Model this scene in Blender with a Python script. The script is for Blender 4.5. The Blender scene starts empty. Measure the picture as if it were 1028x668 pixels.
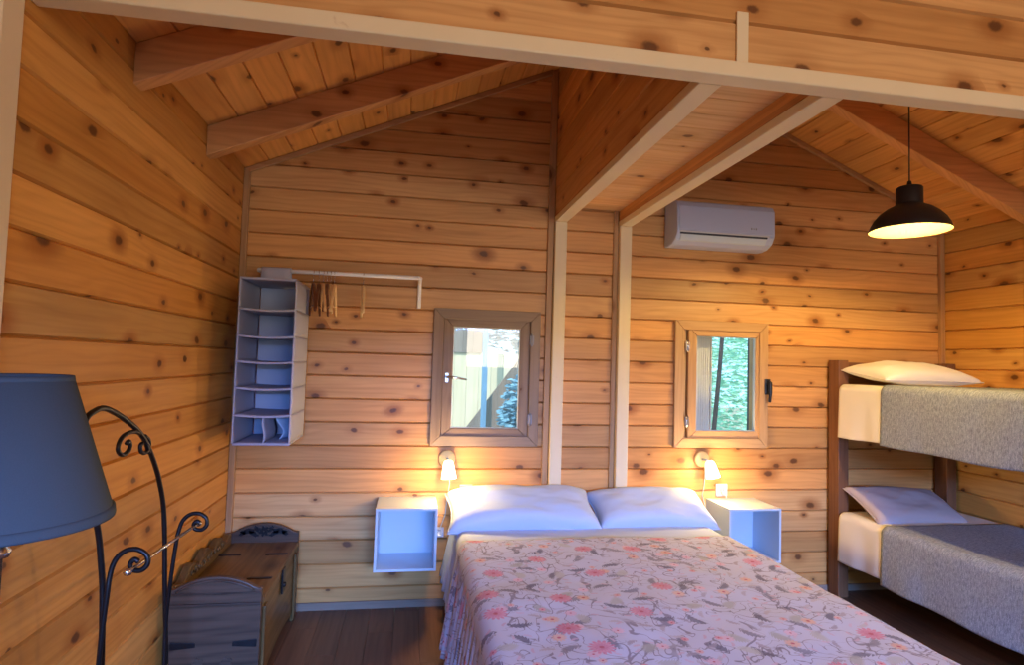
import bpy, bmesh, math, random
from mathutils import Vector, Matrix, noise
random.seed(7)
PI = math.pi
C = bpy.context.scene.collection
W = 4.804; EAVE = 2.606; SL = 0.436; RX = W/2; RZ = EAVE+SL*RX; ZF = 1.4952
P = 0.14; Z0 = 1.011+ZF - 18*P      # plank seams at Z0 + k*P
YREAR = -7.2

# ------------------------------------------------------------------ mesh builder
class MB:
    def __init__(s): s.v=[]; s.f=[]; s.uv=[]; s.rn=[]; s.sm=[]; s.uvw=None
    def prim(s, verts, faces, uvf=None, rn=None, smooth=False):
        b=len(s.v); s.v+= [Vector(v) for v in verts]
        rn = rn if rn is not None else (random.random(), random.random())
        for f in faces:
            s.f.append([b+i for i in f]); s.sm.append(smooth)
            s.rn.append(rn)
            s.uv.append([uvf(verts[i], f, j) if uvf else (0,0) for j,i in enumerate(f)])
    def box(s, x0,x1,y0,y1,z0,z1, axis='x', rn=None, voff=None):
        V=[(x0,y0,z0),(x1,y0,z0),(x1,y1,z0),(x0,y1,z0),(x0,y0,z1),(x1,y0,z1),(x1,y1,z1),(x0,y1,z1)]
        F=[(0,3,2,1),(4,5,6,7),(0,1,5,4),(1,2,6,5),(2,3,7,6),(3,0,4,7)]
        s.hexa(V,F,axis,rn,voff)
    def hexa(s,V,F,axis,rn=None,voff=None):
        a='xyz'.index(axis); uo=random.random()*50; vo=random.random()*50 if voff is None else voff
        def uvf(v,f,j):
            n=(Vector(V[f[1]])-Vector(V[f[0]])).cross(Vector(V[f[2]])-Vector(V[f[0]]))
            o=[i for i in range(3) if i!=a]
            m=max(o,key=lambda i:abs(n[i])); w=[i for i in o if i!=m][0]
            if abs(n[a])>max(abs(n[o[0]]),abs(n[o[1]])): return (uo+v[o[0]]*.1, vo+v[o[1]])
            return (uo+v[a], vo+v[w]+ (0.3 if m==o[0] else 0))
        s.prim(V,F,uvf,rn)
    def prism(s, pts, axis, a0, a1, grain=None, rn=None, smooth=False):
        """extrude a 2D outline (in the two other axes) from a0 to a1"""
        ai='xyz'.index(axis); o=[i for i in range(3) if i!=ai]; n=len(pts)
        ar=sum(pts[i][0]*pts[(i+1)%n][1]-pts[(i+1)%n][0]*pts[i][1] for i in range(n))
        flip = (ar<0) != (ai==1)
        def mk(p,a):
            v=[0,0,0]; v[o[0]]=p[0]; v[o[1]]=p[1]; v[ai]=a; return tuple(v)
        V=[mk(p,a0) for p in pts]+[mk(p,a1) for p in pts]
        F=[tuple(range(n))[::-1], tuple(range(n,2*n))]+[(i,(i+1)%n,n+(i+1)%n,n+i) for i in range(n)]
        if flip: F=[f[::-1] for f in F]
        g='xyz'.index(grain) if grain else o[0]
        w=[i for i in range(3) if i!=g]; uo=random.random()*50; vo=random.random()*50
        s.prim(V,F,lambda v,f,j:(uo+v[g], vo+v[w[0]]+v[w[1]]),rn)
    def tube(s, path, r, n=8, closed=False, cap=True):
        path=[Vector(p) for p in path]; m=len(path)
        rr=r if isinstance(r,(list,tuple)) else [r]*m
        V=[];F=[]; prev=None; L=0
        for i,p in enumerate(path):
            if closed: t=(path[(i+1)%m]-path[i-1])
            else: t=(path[min(i+1,m-1)]-path[max(i-1,0)])
            t=t.normalized() if t.length>1e-9 else Vector((0,0,1))
            if prev is None:
                a=Vector((0,0,1)) if abs(t.z)<.9 else Vector((1,0,0)); u=t.cross(a).normalized()
            else:
                u=prev-t*prev.dot(t)
                u=u.normalized() if u.length>1e-6 else t.orthogonal().normalized()
            prev=u; w=t.cross(u)
            for k in range(n):
                an=2*PI*k/n; V.append(tuple(p+rr[i]*(math.cos(an)*u+math.sin(an)*w)))
        K=m if closed else m-1
        for i in range(K):
            for k in range(n):
                a=i*n+k;b=i*n+(k+1)%n;c=((i+1)%m)*n+(k+1)%n;d=((i+1)%m)*n+k
                F.append((a,b,c,d))
        if cap and not closed:
            F.append(tuple(range(n))[::-1]); F.append(tuple(range((m-1)*n,m*n)))
        s.prim(V,F,lambda v,f,j:(v[0]+v[1],v[2]),smooth=True)
    def lathe(s, prof, org=(0,0,0), n=32, M=None, smooth=True):
        """prof: (r,z) list"""
        V=[];F=[]; org=Vector(org)
        for r,z in prof:
            for k in range(n):
                a=2*PI*k/n; p=Vector((max(r,1e-4)*math.cos(a),max(r,1e-4)*math.sin(a),z))
                if M: p=M@p
                V.append(tuple(p+org))
        for i in range(len(prof)-1):
            for k in range(n):
                F.append((i*n+k,i*n+(k+1)%n,(i+1)*n+(k+1)%n,(i+1)*n+k))
        s.prim(V,F,lambda v,f,j:(v[0]+v[1],v[2]),smooth=smooth)
    def grid(s, fn, nu, nv, uvfn=None, smooth=True):
        V=[];U=[]
        for i in range(nu+1):
            for j in range(nv+1):
                V.append(tuple(fn(i/nu,j/nv))); U.append(uvfn(i/nu,j/nv) if uvfn else (i/nu,j/nv))
        b=len(s.v); s.v+=[Vector(v) for v in V]; rn=(random.random(),random.random())
        for i in range(nu):
            for j in range(nv):
                q=[i*(nv+1)+j,(i+1)*(nv+1)+j,(i+1)*(nv+1)+j+1,i*(nv+1)+j+1]
                s.f.append([b+k for k in q]); s.uv.append([U[k] for k in q]); s.rn.append(rn); s.sm.append(smooth)
    def build(s, name, mat, parent=None, bevel=0, seg=2, solid=0, sub=0, label=None, loc=None, cuts=None, weld=0):
        me=bpy.data.meshes.new(name)
        org=Vector(loc) if loc else Vector((0,0,0))
        me.from_pydata([v-org for v in s.v],[],s.f)
        uvl=me.uv_layers.new(name='uv'); rl=me.uv_layers.new(name='rnd')
        k=0
        for i,f in enumerate(s.f):
            for j in range(len(f)):
                uvl.data[k].uv=s.uv[i][j]; rl.data[k].uv=s.rn[i]; k+=1
        for i,p in enumerate(me.polygons): p.use_smooth=s.sm[i]
        if cuts or weld:
            bm=bmesh.new(); bm.from_mesh(me)
            if weld: bmesh.ops.remove_doubles(bm,verts=bm.verts,dist=weld)
            for co,no in (cuts or []):
                bmesh.ops.bisect_plane(bm,geom=bm.verts[:]+bm.edges[:]+bm.faces[:],plane_co=Vector(co)-org,plane_no=no,clear_outer=True)
            bm.to_mesh(me); bm.free()
        me.materials.append(mat)
        o=bpy.data.objects.new(name,me); C.objects.link(o)
        if loc: o.location=org
        if parent:
            o.parent=parent
            o.location=org-Vector(parent.location) if parent.type=='EMPTY' or True else org
        if solid:
            m=o.modifiers.new('s','SOLIDIFY'); m.thickness=solid; m.offset=-1
        if bevel:
            m=o.modifiers.new('b','BEVEL'); m.width=bevel; m.segments=seg; m.limit_method='ANGLE'; m.angle_limit=.6
            m.harden_normals=False
        if sub:
            m=o.modifiers.new('u','SUBSURF'); m.levels=sub; m.render_levels=sub
        if label: o['label']=label
        return o

def wpos(o):
    p=Vector(o.location); q=o.parent
    while q: p=p+Vector(q.location); q=q.parent
    return p
_b=MB.build
def build(s,name,mat,parent=None,**k):
    """geometry is given in world coordinates; children are re-based on their parent's (translation-only) origin"""
    if parent is None: return _b(s,name,mat,None,**k)
    k['loc']=wpos(parent) if k.get('loc') is None else k['loc']
    o=_b(s,name,mat,None,**k)
    o.parent=parent; o.location=Vector(k['loc'])-wpos(parent)
    return o
MB.build=build

def tag(o,label,cat,group=None,kind=None):
    o['label']=label; o['category']=cat
    if group: o['group']=group
    if kind: o['kind']=kind
    return o
def thing(name,loc,label,cat,group=None):
    o=bpy.data.objects.new(name,None); C.objects.link(o); o.location=loc; o.empty_display_size=.1
    return tag(o,label,cat,group)
def struct(o,label=None):
    o['kind']='structure'
    if label: o['label']=label
    return o
def copy_tree(o,parent=None):
    c=o.copy(); C.objects.link(c); c.parent=parent
    for ch in list(o.children): copy_tree(ch,c)
    return c

# ------------------------------------------------------------------ node helpers
class NT:
    def __init__(s,name):
        s.m=bpy.data.materials.new(name); s.m.use_nodes=True; s.t=s.m.node_tree; s.n=s.t.nodes; s.l=s.t.links
        s.b=s.n['Principled BSDF']
    def node(s,typ,**k):
        n=s.n.new(typ)
        for a,v in k.items(): setattr(n,a,v)
        return n
    def set(s,inp,v):
        if isinstance(v,bpy.types.NodeSocket): s.l.new(v,inp)
        elif v is not None: inp.default_value=v
    def math(s,op,a,b=None,c=None,clamp=False):
        n=s.node('ShaderNodeMath',operation=op); n.use_clamp=clamp
        s.set(n.inputs[0],a)
        if b is not None: s.set(n.inputs[1],b)
        if c is not None: s.set(n.inputs[2],c)
        return n.outputs[0]
    def vec(s,x,y,z=0.0):
        n=s.node('ShaderNodeCombineXYZ'); s.set(n.inputs[0],x); s.set(n.inputs[1],y); s.set(n.inputs[2],z); return n.outputs[0]
    def sep(s,v):
        n=s.node('ShaderNodeSeparateXYZ'); s.set(n.inputs[0],v); return n.outputs
    def noise(s,v,scale=1,detail=2,rough=.5,dist=0,color=False):
        n=s.node('ShaderNodeTexNoise'); s.set(n.inputs['Vector'],v); n.inputs['Scale'].default_value=scale
        n.inputs['Detail'].default_value=detail; n.inputs['Roughness'].default_value=rough; n.inputs['Distortion'].default_value=dist
        return n.outputs['Color' if color else 'Fac']
    def mix(s,f,a,b,blend='MIX'):
        n=s.node('ShaderNodeMix',data_type='RGBA',blend_type=blend)
        s.set(n.inputs[0],f)
        for i,v in ((6,a),(7,b)):
            if isinstance(v,(tuple,list)): v=tuple(v)[:3]+(1,)
            s.set(n.inputs[i],v)
        return n.outputs[2]
    def smooth(s,x,lo,hi,inv=False):
        n=s.node('ShaderNodeMapRange',interpolation_type='SMOOTHSTEP'); s.set(n.inputs[0],x)
        s.set(n.inputs[1],lo); s.set(n.inputs[2],hi)
        n.inputs[3].default_value=1 if inv else 0; n.inputs[4].default_value=0 if inv else 1
        return n.outputs[0]
    def uv(s,name='uv'):
        n=s.node('ShaderNodeUVMap'); n.uv_map=name; return n.outputs[0]
    def obj(s): return s.node('ShaderNodeTexCoord').outputs['Object']
    def bump(s,h,strength=.3,dist=.01):
        n=s.node('ShaderNodeBump'); n.inputs['Strength'].default_value=strength; n.inputs['Distance'].default_value=dist
        s.set(n.inputs['Height'],h); s.l.new(n.outputs[0],s.b.inputs['Normal'])
    def out(s,col=None,rough=.5,metal=0,spec=.5,**k):
        if col is not None:
            if isinstance(col,(tuple,list)): col=tuple(col)[:3]+(1,)
            s.set(s.b.inputs['Base Color'],col)
        s.set(s.b.inputs['Roughness'],rough); s.b.inputs['Metallic'].default_value=metal
        s.b.inputs['Specular IOR Level'].default_value=spec
        for a,v in k.items(): s.b.inputs[a].default_value=v
        return s.m

def wood(name, light, dark, knots=1.0, vary=.22, rough=.42, grain=1.0, kdark=(.10,.035,.012), scale=1.0, spec=.35, pale=None):
    t=NT(name); u,v,_=t.sep(t.uv()); r1,r2,_=t.sep(t.uv('rnd'))
    u=t.math('MULTIPLY',u,scale); v=t.math('MULTIPLY',v,scale)
    wv=t.noise(t.vec(t.math('MULTIPLY',u,1.3),t.math('MULTIPLY',v,7),t.math('MULTIPLY',r1,20)),1,2,.5)
    fine=t.noise(t.vec(t.math('MULTIPLY',u,3),t.math('MULTIPLY',v,90),r1),1,3,.6)
    streak=t.noise(t.vec(t.math('MULTIPLY',u,.9),t.math('MULTIPLY',v,28),r2),1,3,.55)
    ring=t.math('SINE',t.math('ADD',t.math('MULTIPLY',v,190),t.math('MULTIPLY',wv,34)))
    ring=t.math('MULTIPLY_ADD',ring,.5,.5); ring=t.math('POWER',ring,2.2)
    blotch=t.noise(t.vec(t.math('MULTIPLY',u,2.2),t.math('MULTIPLY',v,5),7.7),1,2,.5)
    f=t.math('ADD',t.math('MULTIPLY',t.smooth(streak,.35,.75),.5*grain),t.math('MULTIPLY',ring,.22*grain))
    f=t.math('ADD',f,t.math('MULTIPLY',t.math('SUBTRACT',fine,.5),.35*grain),clamp=True)
    col=t.mix(f,light,dark)
    if pale is not None: col=t.mix(t.math('MULTIPLY',t.smooth(r2,.3,1.0),.6),col,t.mix(f,pale,dark))
    br=t.math('ADD',t.math('MULTIPLY',r1,vary),1-vary*.62)
    br=t.math('MULTIPLY',br,t.math('MULTIPLY_ADD',blotch,.35,.82))
    col=t.mix(1.0,col,t.node('ShaderNodeCombineColor').outputs[0],'MULTIPLY') if False else col
    cc=t.node('ShaderNodeCombineColor'); 
    t.set(cc.inputs[0],br); t.set(cc.inputs[1],t.math('MULTIPLY',br,t.math('MULTIPLY_ADD',r2,.10,.94))); t.set(cc.inputs[2],t.math('MULTIPLY',br,t.math('MULTIPLY_ADD',r2,.2,.88)))
    col=t.mix(1.0,col,cc.outputs[0],'MULTIPLY')
    if knots>0:
        kv=t.vec(t.math('ADD',t.math('MULTIPLY',u,3.4),t.math('MULTIPLY',wv,.25)),t.math('MULTIPLY',v,5.2))
        vo=t.node('ShaderNodeTexVoronoi',voronoi_dimensions='2D'); t.l.new(kv,vo.inputs['Vector']); vo.inputs['Scale'].default_value=1; vo.inputs['Randomness'].default_value=1
        kr,kg,kb=[o for o in t.sep(vo.outputs['Color'])]
        on=t.math('GREATER_THAN',kr,1-.62*knots)
        rad=t.math('MULTIPLY',on,t.math('MULTIPLY_ADD',t.math('POWER',kg,1.4),.085,.034))
        wob=t.math('MULTIPLY_ADD',t.noise(t.vec(t.math('MULTIPLY',u,60),t.math('MULTIPLY',v,60)),1,2),.05,-.025)
        d=t.math('ADD',vo.outputs['Distance'],t.math('MULTIPLY',wob,on))
        halo=t.smooth(d,t.math('MULTIPLY',rad,.8),t.math('MULTIPLY_ADD',rad,3.6,.0001),inv=True)
        core=t.smooth(d,t.math('MULTIPLY',rad,.55),t.math('MULTIPLY_ADD',rad,1.15,.0001),inv=True)
        halo=t.math('MULTIPLY',halo,on); core=t.math('MULTIPLY',core,on)
        col=t.mix(t.math('MULTIPLY',halo,t.math('MULTIPLY_ADD',kb,.6,.3)),col,(dark[0]*.75,dark[1]*.6,dark[2]*.5))
        col=t.mix(t.math('MULTIPLY',core,.88),col,kdark)
    t.bump(t.math('ADD',t.math('MULTIPLY',fine,.5),streak),.12,.004)
    return t.out(col,t.math('MULTIPLY_ADD',streak,.2,rough-.1),spec=spec)

def plain(name,col,rough=.5,metal=0,spec=.5,nscale=40,namt=.06,bump=.05,**k):
    t=NT(name); n=t.noise(t.obj(),nscale,3,.6)
    lo=tuple(c*(1-namt) for c in col); hi=tuple(min(1,c*(1+namt)) for c in col)
    t.bump(n,bump,.003)
    return t.out(t.mix(n,lo,hi),rough,metal,spec,**k)

M={}
M['pine']=wood('pine_planks',(.67,.350,.122),(.41,.172,.045),knots=1.25,vary=.42,pale=(.72,.43,.19),grain=.8)
M['pine_lit']=wood('lamp_lit_pine_planks',(.70,.350,.085),(.45,.180,.032),knots=1.25,vary=.38,pale=(.72,.40,.12),grain=.8)  # same pine, yellowed to carry the warm lamp light on the side walls
M['ceil']=wood('pine_ceiling',(.78,.41,.125),(.48,.21,.052),knots=.85,vary=.36,grain=.75)
M['beamw']=wood('pine_beam',(.70,.37,.15),(.46,.21,.07),knots=.9,vary=.15)
M['soffit']=wood('pine_soffit',(.84,.54,.26),(.64,.34,.13),knots=.5,vary=.2)
M['cornice']=wood('pine_trim',(.46,.27,.13),(.32,.17,.07),knots=.3,vary=.15)
M['winwood']=wood('weathered_window_wood',(.285,.205,.15),(.19,.13,.095),knots=.4,vary=.1,rough=.6)
M['winwoodr']=wood('tan_window_wood',(.56,.35,.17),(.38,.21,.09),knots=.4,vary=.1,rough=.55)
M['bunkw']=wood('reddish_bunk_wood',(.215,.095,.045),(.12,.05,.022),knots=.0,vary=.1,rough=.5)
M['chestw']=wood('walnut_chest_wood',(.155,.095,.034),(.065,.036,.013),knots=.5,vary=.25,rough=.38,grain=1.3,kdark=(.03,.015,.008))
M['chestd']=wood('dark_chest_wood',(.095,.062,.045),(.036,.023,.016),knots=.4,vary=.15,rough=.42,grain=1.4,kdark=(.02,.01,.006))
M['floor']=wood('brown_floorboards',(.175,.085,.045),(.10,.048,.025),knots=.0,vary=.2,rough=.42)
def cream():
    t=NT('cream_paint'); o=t.obj(); n=t.noise(o,3,3,.6); w=t.noise(o,11,4,.7,1.5)
    col=t.mix(n,(.70,.58,.37),(.78,.67,.46)); col=t.mix(t.math('MULTIPLY',t.smooth(w,.66,.80),.5),col,(.45,.28,.13))
    t.bump(w,.05,.003); return t.out(col,.5)
M['cream']=cream()
M['white']=plain('bluelit_white_lacquer',(.53,.62,.71),.32,namt=.015,bump=0)  # white with the blue daylight mixed into its colour
M['acw']=plain('bluelit_white_plastic',(.45,.52,.72),.35,namt=.01,bump=0)  # blue light missing on the air conditioner is tinted into this white
M['acd']=plain('dark_vent',(.02,.03,.05),.5)
M['grey']=plain('grey_mark',(.25,.26,.3),.5)
M['greyp']=plain('grey_plastic',(.55,.58,.62),.45)
M['metalw']=plain('white_metal',(.80,.80,.82),.35,namt=.02)
M['chrome']=plain('brushed_metal',(.62,.63,.65),.25,1,namt=.03)
M['iron']=plain('wrought_iron',(.018,.017,.02),.38,.6,namt=.3,bump=.2)
M['blackm']=plain('black_metal',(.012,.011,.012),.45,0,namt=.2)
M['handleb']=plain('black_handle',(.01,.01,.012),.3)
M['shadein']=plain('dimmed_cream_enamel',(.11,.085,.045),.5,namt=.02)  # enamel colour darkened to hold down the bulb's glare
M['birch']=plain('yellow_lit_birch_disc',(.80,.56,.22),.5,namt=.08)  # the lamp's yellow light is mixed into the birch tone
def fabric(name,col,sc=900,amt=.12,bmp=.2,rough=.9,big=.05,sheen=.0):
    t=NT(name); o=t.obj(); n=t.noise(o,sc,2,.6); b=t.noise(o,6,3,.5)
    lo=tuple(c*(1-amt) for c in col); hi=tuple(min(1,c*(1+amt)) for c in col)
    c=t.mix(n,lo,hi); c=t.mix(t.math('MULTIPLY',b,big*2),c,tuple(x*.7 for x in col))
    t.bump(n,bmp,.001); return t.out(c,rough,spec=.2)
M['linen']=fabric('bluelit_white_linen',(.50,.60,.78),700,.03,.08)  # white linen, tinted blue in place of the daylight on it
M['linenw']=fabric('ivory_linen',(.80,.76,.68),700,.03,.08)
M['linen_shaded']=fabric('shaded_linen',(.44,.38,.40),700,.04,.08)  # lower bunk's shade mixed into the ivory linen colour
M['org']=fabric('lavender_grey_fabric',(.41,.43,.56),500,.05,.08)
M['shade']=fabric('slate_blue_shade',(.055,.082,.112),400,.12,.15,rough=.8)
def waffle():
    t=NT('grey_woven_cover'); u,v,_=t.sep(t.uv())
    n=t.noise(t.vec(t.math('MULTIPLY',u,45),t.math('MULTIPLY',v,130)),1,4,.75,.6)
    n2=t.noise(t.vec(t.math('MULTIPLY',u,300),t.math('MULTIPLY',v,300)),1,2,.7)
    b=t.noise(t.vec(t.math('MULTIPLY',u,9),t.math('MULTIPLY',v,14)),1,3,.6)
    f=t.math('ADD',t.math('MULTIPLY',n,.55),t.math('MULTIPLY',n2,.45)); f=t.smooth(f,.38,.62)
    c=t.mix(f,(.125,.145,.19),(.43,.49,.60)); c=t.mix(t.math('MULTIPLY',b,.4),c,(.36,.40,.47))
    t.bump(f,.6,.003); return t.out(c,.95,spec=.1)
M['waffle']=waffle()
def floral():
    t=NT('floral_bedspread'); u,v,_=t.sep(t.uv())
    # gentle warp
    def vor(sc,ox,oy,rnd=.85):
        vec=t.vec(t.math('MULTIPLY_ADD',u,sc,ox),t.math('MULTIPLY_ADD',v,sc,oy))
        n=t.node('ShaderNodeTexVoronoi',voronoi_dimensions='2D'); t.l.new(vec,n.inputs['Vector']); n.inputs['Scale'].default_value=1; n.inputs['Randomness'].default_value=rnd
        sb=t.node('ShaderNodeVectorMath',operation='SUBTRACT'); t.l.new(vec,sb.inputs[0]); t.l.new(n.outputs['Position'],sb.inputs[1])
        dx,dy,_=t.sep(sb.outputs[0]); r,g,b=t.sep(n.outputs['Color'])
        return dx,dy,r,g,b
    base=t.mix(t.noise(t.vec(t.math('MULTIPLY',u,4),t.math('MULTIPLY',v,4)),1,3),(.50,.54,.69),(.57,.60,.74))
    col=base
    # curling stems: thin contour lines of a noise
    for sc,off,th,msk in ((7,0,.014,3.1),(12,9.3,.014,4.7)):
        n=t.noise(t.vec(t.math('MULTIPLY_ADD',u,sc,off),t.math('MULTIPLY_ADD',v,sc,off)),1,1.5,.5,.8)
        line=t.smooth(t.math('ABSOLUTE',t.math('SUBTRACT',n,.5)),th*.5,th,inv=True)
        mk=t.smooth(t.noise(t.vec(t.math('MULTIPLY_ADD',u,msk,3),t.math('MULTIPLY_ADD',v,msk,8)),1,2),.38,.46)
        col=t.mix(t.math('MULTIPLY',t.math('MULTIPLY',line,mk),.85),col,(.24,.22,.28))
    # leaves: feathered rotated ellipses
    for sc,ox,oy,L,wd,th,c1,c2,fea in ((7.5,3,1,.40,.14,.36,(.13,.13,.19),(.27,.27,.34),10),(11,11,5,.34,.12,.42,(.34,.32,.40),(.50,.48,.54),8),(15,2,17,.3,.10,.6,(.56,.42,.52),(.60,.50,.62),6),(6.5,21,13,.30,.17,.70,(.40,.42,.42),(.50,.52,.52),14)):
        dx,dy,r,g,b=vor(sc,ox,oy)
        a=t.math('MULTIPLY',g,6.283); ca=t.math('COSINE',a); sa=t.math('SINE',a)
        px=t.math('ADD',t.math('MULTIPLY',dx,ca),t.math('MULTIPLY',dy,sa))
        py=t.math('SUBTRACT',t.math('MULTIPLY',dy,ca),t.math('MULTIPLY',dx,sa))
        py=t.math('ADD',py,t.math('MULTIPLY',t.math('MULTIPLY',px,px),.9))
        q=t.math('ADD',t.math('POWER',t.math('ABSOLUTE',t.math('DIVIDE',px,L)),2),t.math('POWER',t.math('ABSOLUTE',t.math('DIVIDE',py,wd)),2))
        se=t.math('MULTIPLY_ADD',t.math('SINE',t.math('MULTIPLY',t.math('ADD',px,t.math('ABSOLUTE',py)),fea*6)),.30,.72)
        m=t.math('MULTIPLY',t.smooth(t.math('SUBTRACT',q,se),-.12,.05,inv=True),t.math('GREATER_THAN',r,th))
        col=t.mix(t.math('MULTIPLY',m,.85),col,t.mix(b,c1,c2))
    # flowers: scalloped discs with petals
    for sc,ox,oy,R,th,c1,c2,ce,npet in ((8,15,2,.2,.80,(.66,.46,.60),(.74,.55,.66),(.72,.5,.55),5),(5.2,7.7,9.1,.15,.62,(.70,.46,.36),(.72,.54,.42),(.66,.38,.36),6),(3.9,1.3,4.2,.19,.47,(.56,.16,.26),(.62,.24,.34),(.74,.46,.54),7),(9,5,12,.14,.75,(.72,.30,.38),(.70,.5,.45),(.6,.3,.3),5)):
        dx,dy,r,g,b=vor(sc,ox,oy,.7)
        th_=t.math('ARCTAN2',dy,dx); rr=t.math('SQRT',t.math('ADD',t.math('MULTIPLY',dx,dx),t.math('MULTIPLY',dy,dy)))
        pe=t.math('ABSOLUTE',t.math('SINE',t.math('ADD',t.math('MULTIPLY',th_,npet),t.math('MULTIPLY',g,9))))
        rad=t.math('MULTIPLY',t.math('MULTIPLY_ADD',pe,.34,.66),R)
        m=t.smooth(t.math('SUBTRACT',rr,rad),-.02,.012,inv=True); m=t.math('MULTIPLY',m,t.math('GREATER_THAN',r,th))
        ring=t.math('ABSOLUTE',t.math('SINE',t.math('ADD',t.math('MULTIPLY',rr,34),t.math('MULTIPLY',pe,1.4))))
        fc=t.mix(b,c1,c2); fc=t.mix(t.math('MULTIPLY',ring,.38),fc,ce)
        fc=t.mix(t.smooth(rr,.02,.05,inv=True),fc,(.5,.08,.12))
        col=t.mix(t.math('MULTIPLY',m,.85),col,fc)
    n=t.noise(t.obj(),500,2,.6); t.bump(n,.1,.001)
    return t.out(col,.85,spec=.15)
M['floral']=floral()
def emis(name,col,st):
    t=NT(name); return t.out(col,.4,**{'Emission Color':tuple(col)+(1,),'Emission Strength':st})
M['glowshade']=emis('lit_glass_shade',(1,.86,.58),3.6)
M['bulb']=emis('lit_bulb',(1,.72,.38),9)
def glass():
    t=NT('window_glass'); tr=t.node('ShaderNodeBsdfTransparent'); gl=t.node('ShaderNodeBsdfGlossy'); gl.inputs['Roughness'].default_value=.02
    n=t.noise(t.obj(),8,2); tr.inputs[0].default_value=(.95,.99,1,1)
    fr=t.node('ShaderNodeFresnel'); fr.inputs[0].default_value=1.5
    mx=t.node('ShaderNodeMixShader'); t.l.new(t.math('MULTIPLY_ADD',n,.02,t.math('MULTIPLY',fr.outputs[0],.6)),mx.inputs[0]); t.l.new(tr.outputs[0],mx.inputs[1]); t.l.new(gl.outputs[0],mx.inputs[2])
    t.l.new(mx.outputs[0],t.n['Material Output'].inputs[0]); return t.m
M['glass']=glass()
M['leaf_b']=plain('bluish_leaves',(.20,.38,.52),.6,nscale=5,namt=.4)
M['leaf_g']=plain('fresh_green_leaves',(.42,.74,.56),.6,nscale=5,namt=.4)
M['trunk']=plain('dark_bark',(.05,.045,.05),.9,nscale=20,namt=.4,bump=.6)
M['outwall']=wood('cream_boards',(.80,.70,.52),(.70,.60,.42),knots=0,vary=.08,rough=.8)
M['outwood']=wood('grey_brown_boards',(.30,.22,.18),(.2,.14,.11),knots=.2,vary=.2,rough=.8)
M['shutter']=plain('pale_shutter_paint',(.85,.80,.70),.6)
M['bpost']=plain('bluish_paint',(.16,.30,.50),.6,nscale=8,namt=.3)
M['ground']=plain('dry_ground',(.34,.30,.22),.95,nscale=3,namt=.3)

# ------------------------------------------------------------------ plank walls
def plank_wall(mb, face, pos, s0, s1, t0, t1, first, pitch, thick, nout, holes=(), c=.0065, joints=None):
    """horizontal planks. face 'y': runs along x at y=pos; face 'x': runs along y at x=pos. nout = +-1 visible side"""
    k=math.floor((t0-first)/pitch)
    while first+k*pitch<t1-1e-6:
        a=first+k*pitch; b=a+pitch; lo,hi=max(a,t0),min(b,t1); k+=1
        if hi-lo<1e-4: continue
        cuts=sorted({lo,hi}|{h for ho in holes for h in (ho[2],ho[3]) if lo<h<hi})
        rn=(random.random(),random.random()); uo=random.random()*60; vo=random.random()*60
        for c0,c1 in zip(cuts,cuts[1:]):
            segs=[(s0,s1)]
            for (h0,h1,z0,z1) in holes:
                if (c0+c1)/2>z0 and (c0+c1)/2<z1:
                    ns=[]
                    for (p,q) in segs:
                        if h1<=p or h0>=q: ns.append((p,q)); continue
                        if h0>p: ns.append((p,h0))
                        if h1<q: ns.append((h1,q))
                    segs=ns
            ca=c if abs(c0-a)<1e-6 else 0; cb=c if abs(c1-b)<1e-6 else 0
            prof=[(0,c0+ca),(0,c1-cb),(-cb*1.5,c1-cb*.3),(-cb*2.2,c1),(-thick,c1),(-thick,c0),(-ca*2.2,c0),(-ca*1.5,c0+ca*.3)]
            pp=[]
            for q in prof:
                if not pp or (abs(pp[-1][0]-q[0])+abs(pp[-1][1]-q[1])>1e-7): pp.append(q)
            for (p,q) in segs:
                n=len(pp)
                def mk(s_,d,z): 
                    return (s_,pos+d*nout,z) if face=='y' else (pos+d*nout,s_,z)
                V=[mk(p,d,z) for d,z in pp]+[mk(q,d,z) for d,z in pp]
                F=[tuple(range(n)),tuple(range(2*n-1,n-1,-1))]+[(i,n+i,n+(i+1)%n,(i+1)%n) for i in range(n)]
                if (nout>0)==(face=='y'): F=[f[::-1] for f in F]
                ai=0 if face=='y' else 1
                mb.prim(V,F,lambda v,f,j:(uo+v[ai],vo+v[2]-a+(v[1-ai]-pos)*.7),rn)
GABLE=[((RX,0,RZ+.006),(-SL,0,1)),((RX,0,RZ+.006),(SL,0,1))]
mb=MB()
H1=(1.21,1.765,1.01,1.78); H2=(2.80,3.36,1.01,1.78)
plank_wall(mb,'y',0,-.02,W+.02,0,RZ+.02,Z0,P,.06,-1,[H1,H2])
struct(mb.build('wall_back',M['pine'],cuts=GABLE),'knotty pine plank gable wall behind the beds')
mb=MB(); plank_wall(mb,'x',0,YREAR,0,0,EAVE+.05,Z0,P,.06,1)
struct(mb.build('wall_left',M['pine_lit'],cuts=[((0,0,EAVE+.012),(-SL,0,1))]),'knotty pine plank wall on the left')
mb=MB(); plank_wall(mb,'x',W,YREAR,0,0,EAVE+.05,Z0+.012,P,.06,-1)
struct(mb.build('wall_right',M['pine_lit'],cuts=[((W,0,EAVE+.012),(SL,0,1))]),'knotty pine plank wall beside the bunk bed')
# plank wall above the opening
YB=-1.987; YF=-2.037
mb=MB(); plank_wall(mb,'y',YF-.002,0,W,2.457,RZ,2.587-P,.1435,.045,-1)
# butt joint in the lower board
o=struct(mb.build('wall_front',M['pine'],cuts=GABLE),'pine plank wall above the painted cross beam')
# rear wall with door opening (behind the camera)
mb=MB(); DX0,DX1,DZ=.35,3.45,2.1
plank_wall(mb,'y',YREAR,0,W,0,RZ,Z0,P,.06,1,[(DX0,DX1,-.1,DZ)])
struct(mb.build('wall_rear',M['pine'],cuts=GABLE))
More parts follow.
